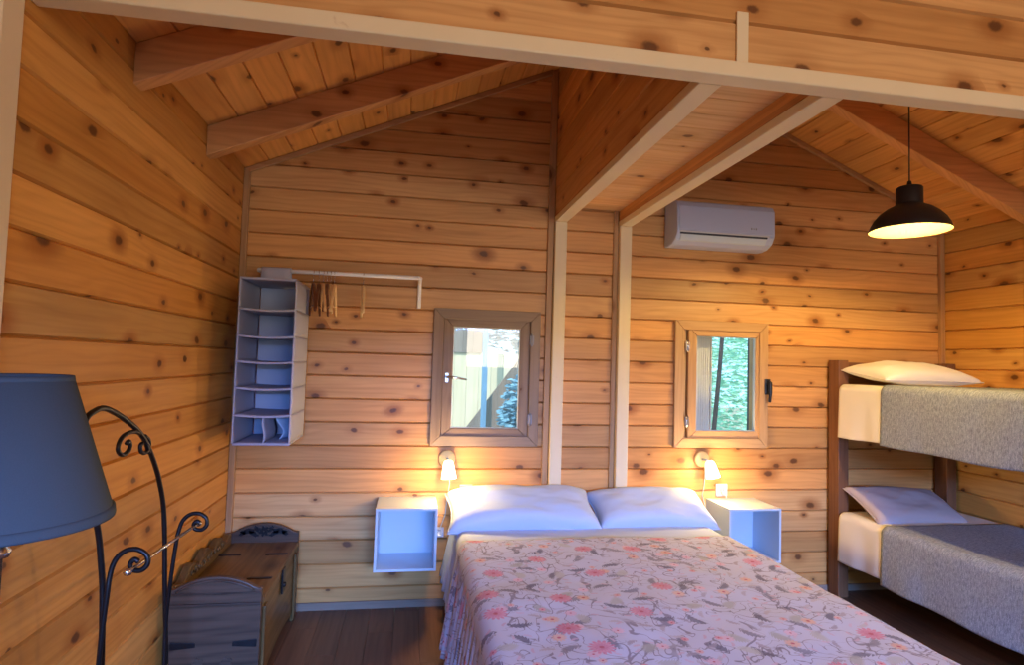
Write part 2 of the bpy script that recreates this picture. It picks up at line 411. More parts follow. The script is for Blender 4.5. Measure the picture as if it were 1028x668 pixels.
# floor
mb=MB(); y=0
x=0.0
while x<W:
    x2=min(x+.14,W); yy=0.0
    off=random.random()*1.2
    ys=[0.0]; q=-off
    while q>YREAR: ys.append(q); q-=1.4
    ys.append(YREAR)
    for a,b in zip(ys,ys[1:]):
        if a-b>.02: mb.box(x,x2-.0015,b+.0015,a,-.03,0,'y')
    x+=.14
mb.box(0,W,YREAR,0,-.06,-.031,'x')
struct(mb.build('floor',M['floor']),'dark reddish brown wooden floorboards')
# ceiling: boards along y on both slopes
mb=MB()
ang=math.atan(SL); Ls=RX/math.cos(ang); 
for side in (0,1):
    n=int(Ls/.15)+1; y1=.0
    for k in range(-1,n):
        s0=k*.15; s1=min(s0+.15,Ls)
        if s1-s0<.01: continue
        rn=(random.random(),random.random()); uo=random.random()*50; vo=random.random()*50
        prof=[(s0,-.004+.004),(s0+.005,0),(s1-.005,0),(s1,.010),(s1,.04),(s0,.04),(s0,.010)][1:]
        pts=[]
        for s_,h in prof:
            xx=s_*math.cos(ang)-h*math.sin(ang); zz=EAVE+s_*math.sin(ang)+h*math.cos(ang)
            pts.append((xx if side==0 else W-xx,zz))
        V=[(a,YREAR-.06,b) for a,b in pts]+[(a,.06,b) for a,b in pts]; m=len(pts)
        F=[tuple(range(m)),tuple(range(2*m-1,m-1,-1))]+[(i,m+i,m+(i+1)%m,(i+1)%m) for i in range(m)]
        if side==0: F=[f[::-1] for f in F]
        F=[f[::-1] for f in F]
        mb.prim(V,F,lambda v,f,j:(uo+v[1],vo+v[0]),rn)
# eave closing strips
struct(mb.build('ceiling',M['ceil']),'sloping pine board ceiling')

mb=MB()
mb.prism([(-.1,EAVE+.03),(RX,RZ+.055),(W+.1,EAVE+.03),(W+.1,EAVE+.09),(RX,RZ+.12),(-.1,EAVE+.09)],'y',YREAR-.1,.10,grain='y')  # unseen slab, added to stop sun leaking in at the ridge
struct(mb.build('roof',M['outwood']),'unseen roof deck added over the ceiling boards to stop sunlight')
# rafters
def rafter(side,y0,y1,label):
    mb=MB(); d=.150
    x1=RX-.45
    pts=[(0,EAVE-d),(x1,EAVE-d+SL*x1),(x1,EAVE+SL*x1-.001),(0,EAVE-.001)]
    if side: pts=[(W-a,b) for a,b in pts]
    mb.prism(pts,'y',y0,y1,grain='x')
    o=mb.build('rafter',M['beamw'],bevel=.004,loc=(0 if not side else W,(y0+y1)/2,EAVE-d))
    tag(o,label,'roof beam','sloping rafters under the board ceiling')
rafter(0,-.67,-.60,'pine rafter on the left slope nearest the back wall, knotty')
rafter(0,-1.44,-1.37,'shorter looking pine rafter on the left slope close behind the painted cross beam')
rafter(1,-.67,-.60,'dark shaded rafter on the right slope passing behind the pendant lamp')

# painted cross beam, posts, soffit box
PX=[(1.899,1.976),(2.335,2.413)]
mb=MB(); mb.box(.0,W,YF-.02,YB,2.407,2.457,'x')
tag(mb.build('cross_beam',M['cream'],bevel=.005,loc=(RX,YF,2.407)),'long cream painted beam crossing the whole room at the top','beam')
mb=MB(); mb.box(0,.028,-2.16,-2.08,0,2.405,'z')
mb.box(0,.0285,-2.16,-2.08,2.405,2.58,'z')
tag(mb.build('opening_post',M['cream'],bevel=.004,loc=(0.01,-2.12,0)),'cream painted post against the left wall at the photo edge','post','cream painted posts')
mb=MB(); mb.box(1.991,2.031,YF-.010,YF-.003,2.459,2.622,'z')
tag(mb.build('batten',M['cream'],bevel=.002,loc=(2.01,YF-.01,2.459)),'short cream batten standing on the cross beam over a board joint','batten')
for (a,b),lab in zip(PX,('cream painted post left of the pair, rising behind the left pillow','cream painted post right of the pair, below the air conditioner side')):
    mb=MB(); mb.box(a,b,-.052,-.001,0,2.407,'z')
    tag(mb.build('wall_post',M['cream'],bevel=.004,loc=((a+b)/2,-.03,0)),lab,'post','cream painted posts')
for (a,b),lab in zip(PX,('cream ceiling beam running back from the cross beam, the left one under the plank panel','cream ceiling beam running back from the cross beam, the right one beside the air conditioner')):
    mb=MB(); mb.box(a,b,YB+.001,-.001,2.408,2.446,'y')
    tag(mb.build('ceiling_beam',M['cream'],bevel=.004,loc=((a+b)/2,-1,2.408)),lab,'beam','cream painted ceiling beams')
mb=MB(); mb.box(1.978,2.333,YB+.002,-.002,2.545,2.57,'y')
mb=MB(); y=-.002; k=0
while y>YB+.01:
    y2=max(y-.14,YB+.002); rn=(random.random(),random.random())
    pts=[(y,2.519),(y-.004,2.515),(y2+.004,2.515),(y2,2.519),(y2,2.545),(y,2.545)]
    mb.prism(pts,'x',1.97,2.342,grain='x',rn=rn); y-=.14
struct(mb.build('trim_1',M['soffit']),'light pine board underside of the boxed beam')
# bulkhead panels (planks along y) above the two ceiling beams
def bulk(x0,x1,nout,nm,zlo):
    zt=EAVE+SL*min(x0,W-x1)
    mb=MB(); plank_wall(mb,'x',x0 if nout<0 else x1,YB+.003,-.003,zlo,zt,2.447,.16,(x1-x0),nout)
    struct(mb.build(nm,M['pine'],cuts=GABLE),'pine plank side of the boxed beam')
bulk(1.903,1.968,-1,'trim_2',2.447)
bulk(2.344,2.409,1,'trim_3',2.447)
mb=MB(); mb.box(2.335,2.3435,YB+.003,-.003,2.447,2.4705,'y'); mb.box(2.3395,2.3435,YB+.003,-.003,2.4705,2.514,'y')
struct(mb.build('trim_4',M['pine']))
# wall trims
mb=MB(); mb.box(1.858,1.894,-.022,-.001,0,2.407,'z')
mb.prism([(1.858,2.407),(1.8995,2.407),(1.8995,EAVE+SL*1.8995-.01),(1.858,EAVE+SL*1.858-.01)],'y',-.022,-.001,grain='z')
struct(mb.build('trim_5',M['cornice'],bevel=.002))
mb=MB(); mb.box(2.302,2.331,-.018,-.001,0,2.514,'z')
struct(mb.build('trim_6',M['cornice'],bevel=.002))
mb=MB(); mb.box(.001,.036,-.03,-.001,0,EAVE,'z'); struct(mb.build('trim_7',M['cornice'],bevel=.004))
mb=MB(); mb.box(W-.036,W-.001,-.03,-.001,0,EAVE,'z'); struct(mb.build('trim_8',M['cornice'],bevel=.004))
for i,sd in enumerate((0,1)):
    mb=MB(); e=1.86 if sd==0 else W-2.42
    pts=[(.002,EAVE-.034),(e,EAVE-.034+SL*e),(e,EAVE+SL*e-.002),(.002,EAVE-.002)]
    if sd: pts=[(W-a,b) for a,b in pts]
    mb.prism(pts,'y',-.028,-.001,grain='x')
    struct(mb.build('trim_%d'%(9+i),M['cornice'],bevel=.003))
mb=MB(); mb.box(.037,1.857,-.014,-.001,0,.045,'x'); struct(mb.build('baseboard_back',M['winwood'],bevel=.002))
mb=MB(); mb.box(2.42,W-.037,-.014,-.001,0,.045,'x'); struct(mb.build('baseboard_right',M['winwood'],bevel=.002))
mb=MB(); mb.box(.001,.014,-2.0,-.031,0,.045,'y'); struct(mb.build('baseboard_left',M['winwood'],bevel=.002))

# ------------------------------------------------------------------ windows
def frame_ring(mb,x0,x1,z0,z1,w,y0,y1):
    """mitred ring of four boards"""
    o=[(x0,z0),(x1,z0),(x1,z1),(x0,z1)]; i=[(x0+w,z0+w),(x1-w,z0+w),(x1-w,z1-w),(x0+w,z1-w)]
    for k in range(4):
        a,b,c,d=o[k],o[(k+1)%4],i[(k+1)%4],i[k]
        mb.prism([a,b,c,d],'y',y0,y1,grain='x' if k%2==0 else 'z')
def window(nm,x0,x1,z0,z1,s0,s1,mat,handle_left,label):
    w=bpy.data.objects.new(nm,None); C.objects.link(w); w.location=((x0+x1)/2,0,z0); struct(w,label)
    mb=MB(); frame_ring(mb,x0,x1,z0,z1,.064,-.024,-.001); mb.build('window_frame',mat,w,bevel=.004)
    a,b=x0+.065,x1-.065
    hx0,hx1=(H1 if x0<2 else H2)[:2]
    mb=MB(); frame_ring(mb,hx0-.004,hx1+.004,1.006,1.784,.03,.0,.075); mb.build('jamb',mat,w)
    mb=MB(); frame_ring(mb,s0,s1,1.018,1.772,.062,-.012,.03); sa=mb.build('sash',mat,w,bevel=.005)
    mb=MB(); frame_ring(mb,s0+.058,s1-.058,1.076,1.714,.007,-.004,.02); mb.build('glazing_bead',M['shutter'] if handle_left else M['white'],sa)
    mb=MB(); mb.box(s0+.06,s1-.06,.012,.016,1.078,1.712,'x'); mb.build('pane',M['glass'],sa)
    hx = s0+.028 if handle_left else s1+.012
    zc=1.39 if handle_left else 1.38
    mb=MB()
    if handle_left:
        mb.box(hx-.009,hx+.009,-.020,-.0125,zc-.028,zc+.028,'z')
        mb.tube([(hx,-.02,zc+.005),(hx,-.05,zc+.005)],.008,10); mb.tube([(hx-.004,-.05,zc+.006),(hx+.05,-.052,zc+.002),(hx+.12,-.05,zc-.008)],[.009,.008,.006],8)
        mb.build('handle',M['chrome'],sa,label='small steel lever handle')
    else:
        mb.box(hx-.018,hx+.018,-.04,-.0245,zc-.05,zc+.055,'z'); mb.tube([(hx,-.03,zc+.03),(hx,-.065,zc+.03)],.012,10)
        mb.tube([(hx,-.062,zc+.035),(hx,-.066,zc-.04),(hx-.002,-.062,zc-.1)],[.014,.012,.010],8)
        mb.build('handle',M['handleb'],sa,bevel=.003,label='black lever handle')
    for zz in (1.14,1.64):
        hx=s1-.001+.012 if handle_left else s0-.012
        mb=MB(); mb.tube([(hx,-.026,zz-.04),(hx,-.026,zz+.04)],.0065,10); mb.box(hx-.014,hx+.014,-.0275,-.0242,zz-.03,zz+.03,'z')
        mb.build('hinge',M['chrome'] if not handle_left else M['grey'],w)
    return w
window('window_1',1.150,1.826,.968,1.822,1.215,1.760,M['winwood'],True,'small casement window with weathered brown frame and steel lever handle')
window('window_2',2.741,3.415,.968,1.814,2.840,3.392,M['winwoodr'],False,'small casement window with tan frame and black handle')

# rear door opening trim
mb=MB()
mb.box(DX0-.06,DX0,YREAR+.001,YREAR+.02,0,DZ,'z'); mb.box(DX1,DX1+.06,YREAR+.001,YREAR+.02,0,DZ,'z'); mb.box(DX0-.06,DX1+.06,YREAR+.001,YREAR+.02,DZ,DZ+.06,'x')
struct(mb.build('door_1',M['cream']),'open doorway behind the viewer')

# ------------------------------------------------------------------ soft shapes
def pillow(name,cx,cy,cz,w,d,h,mat,rx=0,rz=0,seed=0,parent=None,sq=2.6,ry=0,slump=0):
    N=40; Mx=Matrix.Translation((cx,cy,cz))@Matrix.Rotation(rz,4,'Z')@Matrix.Rotation(ry,4,'Y')@Matrix.Rotation(rx,4,'X')
    mb=MB()
    def fn(sgn):
        def f(u,v):
            a=u*2-1;b=v*2-1
            # pinch edges between corners
            px=a*(1-.06*(1-abs(a))*0-.055*(1-b*b)*abs(a)**3*0); 
            ea=1-.07*math.cos(b*PI/2)**1*abs(a)**4; eb=1-.10*math.cos(a*PI/2)*abs(b)**4
            x=a*w/2*ea; y=b*d/2*eb
            k=max(0,(1-abs(a)**sq)*(1-abs(b)**sq))**.42
            n=noise.noise(Vector((a*2.1+seed,b*2.1,sgn*3)))*.10+noise.noise(Vector((a*6+seed,b*5,sgn*5)))*.035
            wr=math.sin((a*abs(a)*9+b*5)+seed)*.02
            z=sgn*h/2*k*(1+(n+wr)*1.4)
            if sgn<0: z*=.55
            z+= -slump*a*a
            return Mx@Vector((x,y,z))
        return f
    mb.grid(fn(1),N,N); 
    g=fn(-1); mb.grid(lambda u,v:g(1-u,v),N,N)
    o=mb.build(name,mat,parent,weld=.0008,loc=(cx,cy,cz))
    # seam piping
    mb=MB(); f=fn(1); path=[f(t/24,0) for t in range(24)]+[f(1,t/16) for t in range(16)]+[f(1-t/24,1) for t in range(24)]+[f(0,1-t/16) for t in range(16)]
    mb.tube(path,.0035,6,closed=True); mb.build('piping',mat,o)
    return o

def drape(x0,x1,y0,y1,ztop,zl,zr,r,mat,name,fold=.0,period=.13,puff=.008,fr=.012,seed=0,foot=None,skew=0,thick=.006,out=.0,nvy=120,bow=0,gather=0):
    """cloth laid over a box from x0..x1, hanging to zl (left) and zr (right)"""
    # arc-length cross-section
    hl=ztop-zl; hr=ztop-zr; Wt=x1-x0
    segs=[]
    def pt(s):
        # s along: left hang bottom -> top -> right hang bottom
        a=hl-r; qa=PI/2*r
        if s<a: return (x0,zl+s,1-s/a if a>0 else 0,-1)
        s-=a
        if s<qa: t=s/r; return (x0+r-r*math.cos(t),ztop-r+r*math.sin(t),0,0)
        s-=qa
        if s<Wt-2*r: return (x0+r+s,ztop,0,0)
        s-=Wt-2*r
        if s<qa: t=s/r; return (x1-r+r*math.sin(t),ztop-r+r*math.cos(t),0,0)
        s-=qa; b=hr-r
        return (x1,ztop-r-s,min(1,s/b) if b>0 else 0,1)
    T=hl+hr-2*r+PI*r+Wt-2*r
    NU=110
    mb=MB()
    def fn(u,v):
        s=u*T; y=y0+(y1-y0)*v
        x,z,h,sd=pt(s)
        if h>0 and sd!=0:
            f=fold*h**.7*(math.sin(y*2*PI/period+2.3*noise.noise(Vector((y*2.5,seed,0)))*2)+.5*math.sin(y*2*PI/period*1.9+seed))
            x+=sd*(out*h+max(-.004-.01*h,f)+fr*.3*noise.noise(Vector((y*6,z*5,seed))))
            z+=.012*h*noise.noise(Vector((y*3,seed,4)))
            y+=skew*h
        else:
            z+=puff*noise.noise(Vector((x*3,y*3,seed)))+puff*.5*noise.noise(Vector((x*8,y*8,seed)))
            z+=bow*math.cos((x-x0-Wt/2)/Wt*PI)
        return Vector((x,y,z))
    mb.grid(fn,NU,nvy,lambda u,v:(u*T,(y1-y0)*v))
    if foot is not None:
        # hanging foot end
        def ff(u,v):
            a=fn((hl-r*.3)/T*(1-u)+(T-hr+r*.3)/T*u,1.0 if y1<y0 else 0)
            z=a.z-(ztop-foot)*v; yy=a.y-(.01+.02*v+.012*v*math.sin(a.x*40))*1
            return Vector((a.x,yy,z))
        mb.grid(ff,60,20,lambda u,v:(u*Wt+hl,(y1-y0)-v*(ztop-foot)))
    return mb.build(name,mat,solid=thick,loc=((x0+x1)/2,(y0+y1)/2,ztop))

def rbox(x0,x1,y0,y1,z0,z1,r,mat,name,parent=None,loc=None):
    mb=MB(); mb.box(x0,x1,y0,y1,z0,z1,'x'); return mb.build(name,mat,parent,bevel=r,seg=5,loc=loc or (None if parent else ((x0+x1)/2,(y0+y1)/2,z0)))

# ------------------------------------------------------------------ double bed
BX0,BX1=1.315,2.80
b=thing('double_bed',(2.06,-1.05,0),'low wooden double bed frame hidden under the floral bedspread','bed')
mb=MB(); mb.box(BX0+.03,BX1-.03,-2.02,-.06,.13,.30,'y'); mb.build('frame',M['bunkw'],b,bevel=.01)
for xx in (BX0+.08,BX1-.14):
    for yy in (-1.95,-.16):
        mb=MB(); mb.box(xx,xx+.06,yy,yy+.06,0,.13,'z'); mb.build('leg',M['bunkw'],b,bevel=.004)
o=rbox(BX0+.01,BX1-.01,-2.03,-.055,.302,.528,.05,M['linen'],'mattress'); tag(o,'white double mattress under the pillows and floral bedspread','mattress')
o=drape(BX0-.008,BX1+.03,-.06,-.70,.548,.20,.20,.05,M['linen'],'bed_sheet',fold=.012,period=.11,out=.05,seed=3.3,nvy=50,puff=.006)
tag(o,'white sheet folded over the head of the double bed','sheet')
o=drape(BX0-.018,BX1+.045,-.600,-2.06,.560,.05,.05,.055,M['floral'],'bedspread',fold=.020,period=.085,out=.05,seed=1.7,foot=.06,nvy=170,puff=.008)
tag(o,'lavender white bedspread with pink flowers and grey leaves on the double bed','bedspread')
o=pillow('pillow',1.705,-.215,.622,.90,.37,.20,M['linen'],rx=math.radians(23),seed=1.0,sq=4.6,slump=.012); tag(o,'white pillow on the left side of the double bed','pillow','white pillows on the double bed')
o=pillow('pillow',2.51,-.205,.612,.76,.36,.185,M['linen'],rx=math.radians(23),seed=5.0,sq=4.2,slump=.010); tag(o,'white pillow on the right side of the double bed, nearest the bunk bed','pillow','white pillows on the double bed')

# ------------------------------------------------------------------ cube nightstands
def cube_shelf(x0,x1,z0,z1,label):
    t=thing('nightstand',((x0+x1)/2,-.15,z0),label,'nightstand','white wall cube nightstands')
    w=.014
    for nm,bx in (('top',(x0,x1,-.30,-.001,z1-w,z1)),('bottom',(x0,x1,-.30,-.001,z0,z0+w)),('side_panel',(x0,x0+w,-.30,-.001,z0+w,z1-w)),('side_panel',(x1-w,x1,-.30,-.001,z0+w,z1-w)),('back_panel',(x0+w,x1-w,-.012,-.002,z0+w,z1-w))):
        mb=MB(); mb.box(*bx); mb.build(nm,M['white'],t,bevel=.0012)
cube_shelf(.857,1.203,.312,.660,'white open cube nightstand on the wall left of the double bed')
cube_shelf(2.985,3.332,.300,.635,'white open cube nightstand on the wall right of the double bed, below the socket')

# ------------------------------------------------------------------ sconces
def sconce(x,z,tx,label):
    t=thing('wall_lamp',(x,0,z),label,'wall lamp','small reading lamps on the wall beside the double bed')
    mb=MB(); Mx=Matrix.Rotation(PI/2,4,'X'); mb.lathe([(0,.0),(.046,0),(.052,.004),(.052,.018),(.047,.023),(0,.023)],(x,0.0,z),32,Mx); mb.build('wall_disc',M['birch'],t,label='round birch wooden mount')
    mb=MB(); mb.tube([(x,-.02,z),(x+tx*.01,-.06,z+.004),(x+tx*.015,-.085,z-.006)],.007,10); mb.build('arm',M['white'],t)
    a=Vector((x+tx*.015,-.088,z-.0)); dirv=Vector((tx*.22,-.10,-1)).normalized()
    q=Vector((0,0,-1)).rotation_difference(dirv).to_matrix().to_4x4()
    prof=[(.001,.004),(.018,.002),(.028,-.006),(.033,-.022),(.047,-.108),(.0455,-.108),(.031,-.024),(.026,-.010)]
    mb=MB(); mb.lathe(prof,a,28,q); s=mb.build('lamp_shade',M['glowshade'],t,label='glowing white glass shade')
    c=a+dirv*.06
    mb=MB(); mb.lathe([(0,.022),(.012,.018),(.018,.004),(.017,-.010),(.008,-.02),(0,-.022)],c,16); mb.build('bulb',M['bulb'],t)
    return a,dirv
s1=sconce(1.262,.893,.25,'lit wall lamp left of the double bed below the steel handled window')
s2=sconce(2.945,.893,1.0,'lit wall lamp right of the double bed below the black handled window')
mb=MB(); mb.tube([(1.278,-.012,.86),(1.283,-.012,.74),(1.272,-.012,.66),(1.262,-.012,.55),(1.235,-.012,.47),(1.24,-.012,.44)],.0028,6)
tag(mb.build('lamp_cord',M['white'],loc=(1.28,-.02,.6)),'thin white cord of the left wall lamp going down to the low socket','cord','lamp cords')
mb=MB(); mb.tube([(2.968,-.012,.86),(2.968,-.012,.76),(2.963,-.012,.70),(2.952,-.012,.66),(2.97,-.012,.60),(3.0-.02,-.014,.55)],.0028,6)
tag(mb.build('lamp_cord',M['white'],loc=(2.97,-.02,.6)),'thin white cord of the right wall lamp going down behind the nightstand','cord','lamp cords')
def socket(x,z,label,s=.04):
    t=thing('wall_socket',(x,0,z),label,'socket')
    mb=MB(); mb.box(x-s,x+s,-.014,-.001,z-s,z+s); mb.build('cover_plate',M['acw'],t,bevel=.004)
    mb=MB(); Mx=Matrix.Rotation(PI/2,4,'X'); mb.lathe([(.022,.0),(.024,.002),(.022,.004),(.018,.004),(.018,.001),(0,.001)],(x,-.0135,z),24,Mx); o=mb.build('plug_ring',M['greyp'],t)
    for dx in (-.008,.008):
        mb=MB(); mb.lathe([(0,0),(.0032,0),(.0032,.0015),(0,.0015)],(x+dx,-.0148,z),10,Mx); mb.build('contact_hole',M['grey'],t)
socket(1.385,.692,'white socket partly hidden behind the left pillow')
socket(3.092,.690,'white socket above the right nightstand')
socket(1.228,.445,'small white socket low between the left nightstand and the bed',s=.03)
# small plug on right nightstand
mb=MB(); mb.tube([(3.092,-.02,.672),(3.092,-.05,.672)],.012,10); mb.tube([(3.092,-.05,.672),(3.10,-.062,.655),(3.085,-.06,.641)],.003,6)
tag(mb.build('plug',M['greyp'],loc=(3.09,-.03,.67)),'small grey plug in the socket above the right nightstand','plug')

# ------------------------------------------------------------------ air conditioner
AX0,AX1,AZ0,AZ1=2.660,3.340,2.287,2.575
t=thing('air_conditioner',((AX0+AX1)/2,0,AZ0),'white split air conditioner high on the back wall','air conditioner')
prof=[(-.001,AZ0+.004),(-.001,AZ1-.006),(-.012,AZ1),(-.155,AZ1),(-.185,AZ1-.012),(-.197,AZ1-.045),(-.203,AZ0+.10),(-.200,AZ0+.070),(-.170,AZ0+.030),(-.12,AZ0+.006),(-.06,AZ0)]
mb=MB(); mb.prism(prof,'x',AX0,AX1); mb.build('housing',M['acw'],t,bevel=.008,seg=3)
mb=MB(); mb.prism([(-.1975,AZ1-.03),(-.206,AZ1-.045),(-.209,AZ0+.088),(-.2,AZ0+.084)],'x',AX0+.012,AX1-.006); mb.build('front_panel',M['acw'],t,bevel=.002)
mb=MB(); mb.prism([(-.199,AZ0+.083),(-.2065,AZ0+.083),(-.205,AZ0+.0735),(-.198,AZ0+.0735)],'x',AX0+.02,AX1-.04); mb.build('vent_slit',M['greyp'],t)
mb=MB(); mb.prism([(-.196,AZ0+.0735),(-.2045,AZ0+.0735),(-.203,AZ0+.0635),(-.19,AZ0+.0635)],'x',AX0+.02,AX1-.055); mb.build('air_outlet',M['acd'],t,label='dark slot of the air outlet')
mb=MB(); mb.prism([(-.188,AZ0+.062),(-.201,AZ0+.0625),(-.178,AZ0+.028),(-.168,AZ0+.022),(-.17,AZ0+.034)],'x',AX0+.03,AX1-.055); mb.build('flap',M['white'],t,bevel=.002,label='brighter white swing flap')
# faint small maker mark: a short row of grey strokes
lx=3.165; lz=AZ0+.122
for k,(kw,kh) in enumerate(((.006,.012),(.004,.009),(.004,.009),(.008,.012))):
    mb=MB(); mb.box(lx+k*.011,lx+k*.011+kw,-.2100,-.2082,lz-kh/2,lz+kh/2); mb.build('logo_mark',M['grey'],t)

# ------------------------------------------------------------------ pendant
pc=Vector((3.50,-1.10,2.225))
t=thing('pendant_lamp',(pc.x,pc.y,pc.z),'black metal pendant lamp with cream inside hanging over the bunk side','pendant lamp')
tilt=Matrix.Rotation(math.radians(3),4,'Y')
R_=.235
KS=.182/.235
outer=[(.235,0),(.2355,.006),(.226,.035),(.205,.075),(.172,.115),(.13,.148),(.092,.168),(.079,.178),(.078,.186),(.0775,.285),(.070,.294),(.02,.300),(.001,.300)]
inner=[(.001,.270),(.068,.268),(.070,.18),(.09,.160),(.128,.140),(.168,.108),(.200,.070),(.221,.033),(.231,.004),(.235,0)]
outer=[(r*KS,z*KS) for r,z in outer]; inner=[(r*KS,z*KS) for r,z in inner]
mb=MB(); mb.lathe(outer,pc,48); mb.build('lamp_shade',M['blackm'],t)
mb=MB(); mb.lathe(inner,pc,48); mb.build('shade_lining',M['shadein'],t,label='cream enamelled inside of the shade')
mb=MB(); zc_=EAVE+SL*(W-pc.x); mb.tube([pc+Vector((0,0,.225)),Vector((pc.x,pc.y,zc_-.002))],.0035,6); mb.lathe([(.001,.262),(.009,.258),(.013,.231)],pc,16); mb.build('cable',M['blackm'],t)
mb=MB(); mb.lathe([(0,.0),(.018,-.006),(.030,-.03),(.028,-.05),(.014,-.08),(.013,-.11)][::-1],pc+Vector((0,0,.185)),20); 
mb=MB(); mb.lathe([(.001,.075),(.014,.077),(.024,.088),(.027,.104),(.022,.122),(.013,.138),(.012,.19)],pc,20); mb.build('bulb',M['bulb'],t)

# ------------------------------------------------------------------ clothes rail, organizer, hangers
RY,RZ_=-.26,1.968
t=thing('clothes_rail',(.62,-.1,1.9),'white metal clothes rail on the wall left of the window','clothes rail')
mb=MB(); mb.tube([(.17,RY,RZ_),(1.050,RY,RZ_)],.0115,12); mb.build('rod',M['metalw'],t)
for xx in (.17,1.056):
    mb=MB(); mb.tube([(xx-.006 if xx>1 else xx,RY,RZ_),(xx,RY+.01,RZ_+.0),(xx,-.03,RZ_),(xx,-.014,RZ_-.014),(xx,-.012,RZ_-.155)],.012,12); mb.build('bracket',M['metalw'],t)
OX0,OX1,OY0,OY1=.136,.412,-.475,-.06; OZ0,OZ1=1.040,1.900
t=thing('hanging_organizer',((OX0+OX1)/2,RY,OZ1),'lavender grey fabric hanging shelf with six compartments in the left corner','hanging organizer')
zs=[OZ1-(OZ1-OZ0)*f for f in (0,.185,.35,.505,.665,.828,1.0)]
for k,z in enumerate(zs):
    mb=MB(); dip=.008 if 0<k<6 else 0
    mb.grid(lambda u,v:Vector((OX0+(OX1-OX0)*u,OY0+(OY1-OY0)*v,z-dip*math.sin(PI*u)*(1-.5*v))),12,8); mb.build('shelf',M['org'],t,solid=.010)
for k in range(6):
    za,zb=zs[k+1],zs[k]
    for xx,sg in ((OX0,-1),(OX1,1)):
        bo=.010 if k else .004
        ysh=.10 if (k==0 and sg>0) else 0
        mb=MB(); mb.grid(lambda u,v:Vector((xx+sg*bo*math.sin(PI*v)*(math.sin(PI*u)**.5 if 0<u<1 else 0),OY0+(OY1-ysh-OY0)*u+ (0 if k else 0),za+(zb-za)*v)),12,8); mb.build('side_panel',M['org'],t,solid=.004)
mb=MB(); mb.box(OX0+.003,OX1-.003,OY1-.004,OY1,OZ0,OZ1); mb.build('back_panel',M['org'],t)
mb=MB(); xm=OX0+.145; mb.grid(lambda u,v:Vector((xm+.006*math.sin(v*6),OY0+.012+.3*u,zs[6]+(zs[5]-zs[6])*.93*v)),6,8); mb.build('divider',M['org'],t,solid=.004)
mb=MB(); mb.grid(lambda u,v:Vector((xm+.05+.02*math.sin(v*5)+.05*u,OY0+.16+.10*u,zs[6]+.002+(zs[5]-zs[6])*.85*v)),8,10); mb.build('folded_cloth',M['linen'],t,solid=.004,label='white cloth leaning in the lowest compartment')
mb=MB()
sl=[(RY-.016,OZ1),(RY-.024,OZ1+.03),(RY-.016,RZ_+.01),(RY,RZ_+.019),(RY+.016,RZ_+.01),(RY+.024,OZ1+.03),(RY+.016,OZ1)]
mb.grid(lambda u,v:Vector((OX0+.05+.155*u,sl[round(v*6)][0],sl[round(v*6)][1])),4,6); mb.build('hanging_loop',M['org'],t,solid=.004)
M['hangd']=wood('dark_hanger_wood',(.16,.06,.03),(.09,.03,.015),knots=0,vary=.1)
M['hangl']=wood('light_hanger_wood',(.78,.55,.28),(.62,.40,.18),knots=0,vary=.1)
def hanger(x,rz,mat,label,tilt=0,mx=1.0):
    t=thing('coat_hanger',(x,RY,RZ_),label,'coat hanger','coat hangers on the white rail')
    z0=-.055
    mb=MB(); hk=[(0,.0)]; pts=[]
    for k in range(11):
        a=math.radians(200-k*22); pts.append(Vector((0,math.cos(a)*.0165,math.sin(a)*.0165)))
    pts+= [Vector((0,.012,-.012)),Vector((0,.0,-.026)),Vector((0,0,z0))]
    mb.tube([p+Vector((x,RY,RZ_)) for p in pts],.0018,6); mb.build('hook',M['chrome'],t)
    path=[];rad=[]
    for k in range(21):
        s=k/20*2-1; yy=s*.20*mx; zz=z0-.012-.16*abs(s)**1.35; path.append(Vector((x,RY+yy,RZ_+zz))); rad.append(.011*(1-.35*abs(s)))
    mb=MB(); mb.tube(path,rad,8); mb.build('shoulder_bar',mat,t)
    mb=MB(); mb.tube([path[2],Vector((x,RY,path[2].z-.002)),path[18]],.0042,6); mb.build('trouser_bar',mat,t)
    t.rotation_euler=(tilt,0,rz); return t
hanger(.462,math.radians(13),M['hangd'],'dark brown wooden hanger against the fabric shelf')
hanger(.492,math.radians(5),M['hangd'],'dark brown wooden hanger, second along from the fabric shelf')
hanger(.516,math.radians(12),M['hangl'],'light wooden hanger squeezed between darker ones on the rail',mx=1.05)
hanger(.536,math.radians(4),M['hangd'],'dark brown wooden hanger next to the pale end of the bunch')
hanger(.556,math.radians(11),M['hangl'],'light wooden hanger, second to last of the bunch on the rail',tilt=.05)
hanger(.576,math.radians(3),M['hangl'],'light wooden hanger at the right end of the bunch',mx=1.08)
hanger(.735,math.radians(6),M['hangl'],'single light wooden hanger apart from the others on the rail',mx=.95)

